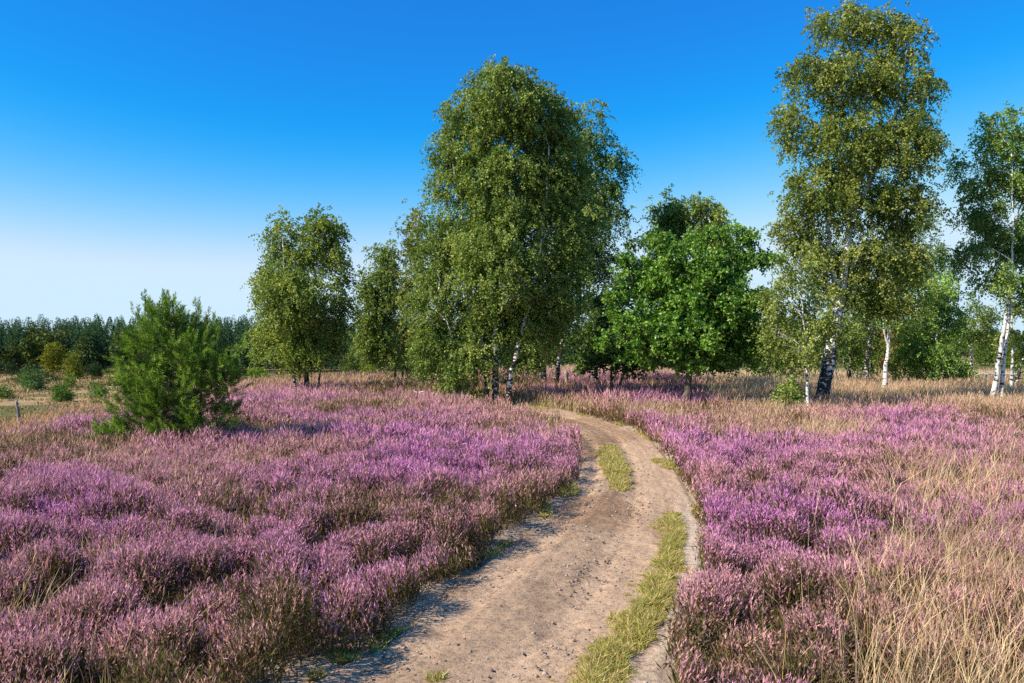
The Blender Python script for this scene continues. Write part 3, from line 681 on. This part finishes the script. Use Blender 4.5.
# young pine on the left: whorled limbs with upright needle shoots
def needle_pine(label, d, base, lobes, tips):
    bx = (base[0] - CX) / F * d; bz = gz(bx, d); org = np.array([bx, d, bz]); root = empty('pine_tree', org)
    tag(root, label, 'pine')
    T = Tubes(8); top = pt(172, 300, d)
    P = np.vstack([org - [0, 0, .1], org + [.03, 0, .7], org + [0, .05, 1.5], top]); T.add(cat(P, 5), np.linspace(.075, .012, 16), wob=.05)
    P2 = np.vstack([org + [.25, .1, -.1], org + [.38, .1, .5], pt(200, 345, d)]); T.add(cat(P2, 5), np.linspace(.045, .012, 11)[:len(cat(P2, 5))], 6)
    B = Bits(); S = []; U = []
    ax = cat(P, 5)
    for (px, py, rx, rz, dep) in lobes:
        c = pt(px, py, d); r = np.array([rx, rx * dep, rz]) * d / F
        n = int(60 * (r[0] * r[1] * r[2]) ** .72) + 5
        u = norm(rng.normal(size=(n, 3))); q = rng.random((n, 1)) ** .38
        q = q * (.72 + .5 * noise(*((u * 2.4 + c).T), seed=8)[:, None])
        ax_ = norm(u * [1, 1, .4] + [0, 0, .5]); w_ = 9
        off = rng.normal(0, .075, (n * w_, 3)) + np.repeat(ax_, w_, 0) * rng.uniform(-.16, .10, (n * w_, 1))
        S.append(np.repeat(c + u * q * r * .93, w_, 0) + off)
        U.append(norm(np.repeat(ax_, w_, 0) + [0, 0, .45] + off * 3.2 + rng.normal(0, .2, (n * w_, 3))))
    for (px, py) in tips:
        c = pt(px, py - 4, d); n = 9
        for h in range(n): S.append((c + [rng.normal(0, .035), rng.normal(0, .035), -.07 * h])[None]); U.append(norm(np.array([[rng.normal(0, .18), rng.normal(0, .18), 1.]])))
        T.add(curve(c - [0, 0, .55], c + [0, 0, .1], 4, 0, .02), np.linspace(.012, .005, 4), 5)
    S = np.vstack(S); U = np.vstack(U); k = len(S)
    for q in rng.permutation(k)[:170]:
        near = ax[np.argmin(np.abs(ax[:, 2] - (S[q, 2] - .25 * np.linalg.norm(S[q, :2] - org[:2]) - .1)))]
        T.add(curve(near, S[q], 5, -.05, .06), np.linspace(.017, .005, 5), 5)
    m = 46; t = np.tile(np.linspace(0, 1, m), k); SL = np.repeat(.13 + .10 * rng.random(k), m)
    Ur = np.repeat(U, m, 0); Pn = np.repeat(S, m, 0) + Ur * (SL * t)[:, None]
    side = norm(np.cross(Ur, rng.normal(size=Ur.shape)))
    D = norm(side * (1.0 - .35 * t)[:, None] + Ur * (.65 + .5 * t)[:, None])
    cs = np.repeat(rng.random(k), m)[:, None]; young = (t > .5)[:, None]
    C = (np.array([.05, .115, .018]) * (1 - cs) + np.array([.26, .38, .05]) * cs) * (1 + .25 * young) * (.75 + .5 * rng.random((len(Pn), 1)))  # young tips lighter; dark shoots and bases paint shade inside the crown
    B.rhomb(Pn, D, .062 + .02 * rng.random(len(Pn)), .0095, C)
    T.build('trunk', M_PINEBARK, root, org); B.build('crown', M_NEEDLE, root, org)
needle_pine('young bushy pine with upright shoots, alone in the heather near the rim', 14.6, (178, 440),
    [(166, 318, 15, 16, .9), (165, 338, 32, 26, .9), (148, 350, 24, 30, .9), (192, 350, 30, 30, .9), (140, 380, 27, 30, 1), (172, 385, 42, 40, 1), (212, 370, 26, 30, .9), (228, 385, 16, 22, .9), (160, 415, 36, 24, 1), (205, 410, 32, 24, 1), (128, 402, 16, 22, 1), (115, 434, 24, 6, .8), (140, 432, 18, 10, 1), (182, 432, 32, 10, 1)],
    [(145, 305), (165, 302), (152, 312), (196, 311), (176, 312), (206, 321), (217, 327), (137, 318), (240, 352)])

# ------------------------------------------------------------------ things in the heather
def post(name, label, cat_, px, d, top, r, lean=0, m=M_GREYWOOD):
    x = (px - CX) / F * d; z0 = gz(x, d); z1 = CAMH - (top - CY) / F * d
    T = Tubes(9); zs = np.linspace(0, z1 - z0, 9); P = np.column_stack([lean * (zs / zs[-1]) ** 1.5 + rng.normal(0, .004, 9), zs * 0, zs]); P[0, 2] -= .1
    T.add(np.vstack([P, P[-1] + [0, 0, .004]]), np.append(r * (1 + .1 * rng.normal(0, 1, 9)), .001), wob=.06)
    o = T.build(name, m); o.location = (x, d, z0); tag(o, label, cat_); return o
post('wooden_post', 'short grey wooden post in the heather left of the small forked oak', 'post', 566.5, 30, 371.5, .075)
post('tree_stump', 'weathered grey broken stump half hidden under the left oak leaves', 'stump', 593, 36, 366, .16, .1)
def snag():
    d = 19; x = (17 - CX) / F * d; z0 = gz(x, d); T = Tubes(8)
    h = CAMH - (398 - CY) / F * d - z0
    T.add([(0, 0, -.15), (.05, 0, h * .3), (.01, .02, h * .62), (-.02, 0, h * .85), (.02, 0, h)], [.055, .04, .036, .024, .006], wob=.14)
    T.add([(.02, .02, h * .8), (-.06, .03, h * .92), (-.11, .02, h * .90)], [.022, .015, .005], 5)
    o = T.build('dead_snag', M_GREYWOOD); o.location = (x, d, z0); tag(o, 'thin crooked dead stem sticking out of the golden grass on the rim', 'snag')
snag()
def fallen():
    d = 25.5; x = (420 - CX) / F * d; z0 = gz(x, d) + .33; T = Tubes(7)
    T.add([(-.21, 0, .10), (-.16, 0, .04), (-.05, .02, .015), (.08, 0, .04), (.20, .02, .01), (.25, 0, -.03)], [.012, .025, .03, .028, .02, .004], wob=.08)
    T.add([(-.03, 0, .02), (.04, -.04, -.05), (.06, -.06, -.2)], [.02, .014, .006], 5)
    T.add([(.10, 0, .03), (.16, .03, -.08), (.17, .05, -.25)], [.02, .014, .006], 5)
    o = T.build('fallen_branch', M_PALEWOOD); o.location = (x, d, z0); tag(o, 'bleached white dead branch lying on top of the pink heather', 'branch')
fallen()
def fence():
    d = 44; x0 = (930 - CX) / F * d; root = empty('wooden_fence', (x0, d, gz(x0, d))); tag(root, 'low pale rail fence beyond the heath, seen past the leafy birch', 'fence')
    n = 7; xs = np.arange(n) * 1.55
    for i, xx in enumerate(xs):
        T = Tubes(8); zz = gz(x0 + xx, d) - gz(x0, d); T.add([(xx, 0, zz - .2), (xx, 0, zz + .6), (xx, 0, zz + 1.25), (xx, 0, zz + 1.26)], [.055, .055, .05, .01]); T.build('post', M_GREYWOOD, root)
    for h in (.62, 1.08):
        T = Tubes(6)
        for a, b in zip(xs[:-1], xs[1:]): T.add([(a - .05, -.07, h + rng.normal(0, .01)), ((a + b) / 2, -.07, h), (b + .05, -.07, h + rng.normal(0, .01))], [.036] * 3)
        T.build('rail', M_PALEWOOD, root)
fence()
print('near trees', round(time.time() - T0, 1))

# ------------------------------------------------------------------ valley: single trees and bushes
FARC = [(.07, .11, .025), (.105, .15, .03), (.16, .19, .04)]
FARTREE = dict(leaf=(.085, .07), cl=.26, tw=6, lf=8, droop=.1, col=FARC, mat=M_FAR, bark=M_OAKBARK)
def vtree(name, label, category, px, pyb, pyt, hw, tint=(1, 1, 1), tone=1., group=None, kind='round'):
    x, d = hit(px, pyb); h = pyb - pyt
    if kind == 'round': lb = [(px, pyt + h * .28, hw * .62, h * .28), (px - hw * .35, pyt + h * .5, hw * .6, h * .28), (px + hw * .38, pyt + h * .52, hw * .58, h * .27), (px, pyt + h * .72, hw * .8, h * .22)]
    elif kind == 'column': lb = [(px, pyt + h * .3, hw * .7, h * .32), (px, pyt + h * .68, hw, h * .32)]
    else: lb = [(px - hw * .25, pyt + h * .40, hw * .62, h * .46), (px + hw * .35, pyt + h * .58, hw * .65, h * .42), (px, pyt + h * .7, hw * .9, h * .3)]
    return tree(name, label, category, d, [(max(.05, .012 * h * d / F * 1.5), [(px, pyb), (px + .02 * h, pyb - h * .35), (px, pyt + h * .3)])], lb, FARTREE, dens=2.6, tone=tone * 1.1, group=group, tint=tint, sm=max(1, d / 72), limbs=False)
GV = 'trees along the forest edge in the valley'; GB = 'bushes dotted over the valley floor'
YG = (1.5, 1.2, .6); BL = (.6, .85, 1.35)
for a in [
    ('deciduous_tree', 'grey green tree at the forest edge nearest the left border of the photo', 'tree', 12, 371, 343, 9, (1, .95, 1.3), 1., GV),
    ('deciduous_tree', 'broad grey green tree beside the left end of the meadow', 'tree', 31, 369, 338, 12, (1, .95, 1.2), 1., GV),
    ('deciduous_tree', 'yellow green tree alone in a gap of the forest edge', 'tree', 53, 374, 341, 10, YG, 1.1, GV),
    ('deciduous_tree', 'round yellow olive tree standing forward of the forest edge', 'tree', 73, 380, 352, 10, (1.35, 1.1, .7), 1.05, GV),
    ('deciduous_tree', 'tall pale olive tree behind the round yellow olive one', 'tree', 87, 373, 336, 12, (1.2, 1.05, .9), 1., GV),
    ('deciduous_tree', 'olive tree at the forest edge just left of the young pine', 'tree', 111, 366, 339, 9, (1.1, 1.1, .9), 1., GV),
    ('deciduous_tree', 'dull green tree in the forest edge seen past the right side of the young pine', 'tree', 240, 374, 345, 10, (.9, 1, 1.1), 1., GV)]:
    vtree(*a)
for a in [
    ('juniper_bush', 'grey blue spreading bush with its own dark shadow, largest on the meadow', 'bush', 35, 390, 368, 12, (.75, 1, 1.5), 1.2, GB, 'bush'),
    ('juniper_bush', 'dark green dome shaped bush just above the golden rim grass', 'bush', 61.5, 402, 385, 10, (.8, 1.1, .9), 1., GB, 'bush'),
    ('juniper_bush', 'green bush on the meadow close to the left edge of the young pine', 'bush', 98, 398, 383, 8, (.9, 1.1, 1.2), 1.1, GB, 'bush'),
    ('juniper_bush', 'pale green low bush at the left border above the golden grass', 'bush', 5, 399, 387, 7, (1, 1.05, 1.3), 1.3, GB, 'bush'),
    ('juniper_bush', 'upright bright green bush between the dome bush and the round yellow olive tree', 'bush', 70, 388, 374, 4.5, (1, 1.3, .8), 1., GB, 'column'),
    ('juniper_bush', 'small dark bush left of the grey blue spreading bush', 'bush', 22, 383, 374, 5, (.7, .9, 1), .8, GB, 'bush'),
    ('juniper_bush', 'slim dark juniper column near the left border', 'bush', 11.5, 376, 360, 2.6, BL, .5, GB, 'column'),
    ('juniper_bush', 'upper of the tiny dark tufts on the sandy slope', 'bush', 49.5, 379, 374, 2, BL, .5, GB, 'column'),
    ('juniper_bush', 'lower of the tiny dark tufts on the sandy slope', 'bush', 55, 382, 378, 2, BL, .6, GB, 'bush'),
    ('juniper_bush', 'wide dark juniper thicket under the pale olive tree', 'bush', 95, 378, 363, 7, BL, .55, GB, 'bush'),
    ('juniper_bush', 'dark juniper at the foot of the forest edge, above the dome bush', 'bush', 80, 379, 367, 3.5, BL, .55, GB, 'column'),
    ('juniper_bush', 'dark low bush under the broad grey green tree', 'bush', 32, 373, 362, 6, BL, .5, GB, 'bush'),
    ('juniper_bush', 'fresh green bush behind the rim left of the first birch clump', 'bush', 258, 381, 368, 10, (1.3, 1.5, .6), 1.2, GB, 'bush'),
    ('juniper_bush', 'yellow green bush behind the rim between the first two birches', 'bush', 368, 378, 364, 12, (1.5, 1.4, .5), 1.2, GB, 'bush')]:
    vtree(*a)
for a in [
    ('deciduous_tree', 'dark round tree in the valley behind the pair of thin white trunks', 'tree', 416, 380, 352, 13, (.7, .9, 1.3), .8, GV),
    ('deciduous_tree', 'green tree in the valley behind the first birch clump', 'tree', 352, 380, 350, 12, (.9, 1, 1), .9, GV),
    ('deciduous_tree', 'bluish tree in the valley in the gap left of the big birch', 'tree', 440, 379, 350, 12, (.8, .9, 1.3), .9, GV),
    ('deciduous_tree', 'green tree beyond the fence left of the crossing white trunks', 'tree', 985, 366, 338, 15, (1.0, 1.1, 1.), 1., GV),
    ('deciduous_tree', 'bushy tree beyond the fence behind the crossing white trunks', 'tree', 1012, 372, 345, 14, (1.1, 1.2, .8), 1., GV),
    ('deciduous_tree', 'dark tree beyond the fence above the leafy birch', 'tree', 958, 362, 326, 13, (.8, .9, 1.2), .9, GV)]:
    vtree(*a)

# ------------------------------------------------------------------ the far wood
def wood():
    B = Bits()
    ang = []; 
    N = 1500
    px = rng.uniform(-330, 1350, N); dep = rng.random(N) ** .8
    left = px < 560
    d = np.where(left, 215 + 85 * dep + 12 * np.sin(px / 37.), 190 + 80 * dep)
    x = (px - CX) / F * d; y = d; g = ground(x, y, np.full(N, 9.))
    for i in range(N):
        con = noise(px[i] / 45., dep[i] * 3, seed=91) > .42 or dep[i] > .45
        toppx = 321 + rng.normal(0, 2.0) + (1 - dep[i]) * 9 - 3 * math.sin(px[i] / 90.) - (3 if con else 0)
        if not left[i]: toppx += 8
        h = (CAMH - (toppx - CY) / F * d[i]) - g[i]; h = max(h, 6)
        tone = .7 + .6 * rng.random()
        if con:
            m = 430; t = rng.random(m) ** .9; zc = g[i] + h * (.12 + .88 * t); rad = (1 - t) ** .85 * h * .21 + .12
            a = rng.random(m) * 6.283; rr = rad * (.45 + .6 * rng.random(m))
            P = np.column_stack([x[i] + np.cos(a) * rr, y[i] + np.sin(a) * rr, zc])
            D = norm(np.column_stack([np.cos(a), np.sin(a), rng.normal(-.15, .35, m)]))
            C = np.array([.055, .105, .045]) * tone * (.7 + .6 * rng.random((m, 1)))
            B.rhomb(P, D, (1.15 - .85 * t), (.95 - .75 * t).reshape(-1, 1), C)
        else:
            m = 460; k = 11; cc = norm(rng.normal(size=(k, 3))) * [h * .20, h * .20, h * .27] * rng.uniform(.5, 1, (k, 1)); ci = rng.integers(0, k, m)
            P = np.array([x[i], y[i], g[i] + h * .60]) + cc[ci] + norm(rng.normal(size=(m, 3))) * h * .13
            P[:, 2] = np.minimum(P[:, 2], g[i] + h)
            C = np.array([.09, .125, .03]) * [tone * rng.uniform(.8, 1.35), tone, tone] * (.7 + .6 * rng.random((m, 1)))
            B.rhomb(P, norm(rng.normal(size=(m, 3))), .95, .85, C)
    # shaded stems and undergrowth along the foot of the wood
    tag(B.build('forest', M_FAR), 'dark mixed pine and oak forest closing the horizon', 'forest', kind='stuff')
wood()
def valley_turf():
    B = Bits(); n = 150000
    d = 60 + 170 * rng.random(n) ** .7; px = rng.uniform(-200, 620, n); x = (px - CX) / F * d; y = d
    s = rim_s(x, y); m = (s > 14); x, y, d = x[m], y[m], d[m]; n = len(x)
    v = fbm(x / 20, y / 8, 95)[:, None]; w = fbm(x / 4, y / 4, 96, 2)
    m = rng.random(n) < sstep(.35, .65, w); x, y, d, v = x[m], y[m], d[m], v[m]; n = len(x)
    z = ground(x, y, np.full(n, 9.))
    C = np.where(rng.random((n, 1)) < v * 1.1 - .05, np.array([.46, .33, .16]), np.where(rng.random((n, 1)) < .6, np.array([.16, .165, .04]), np.array([.17, .10, .06]))) * (.6 + .8 * rng.random((n, 1)))
    B.rhomb(np.column_stack([x, y, z - .03]), norm(rng.normal(0, .5, (n, 3)) + [0, 0, .8]), (.16 + .3 * rng.random(n)) * (d / 110), .16 * (d / 110).reshape(-1, 1), C)
    tag(B.build('valley_grass', M_GRASS), 'rough olive and straw coloured tussocks covering the valley floor', 'grass', kind='stuff')
valley_turf()
print('script', round(time.time() - T0, 1))
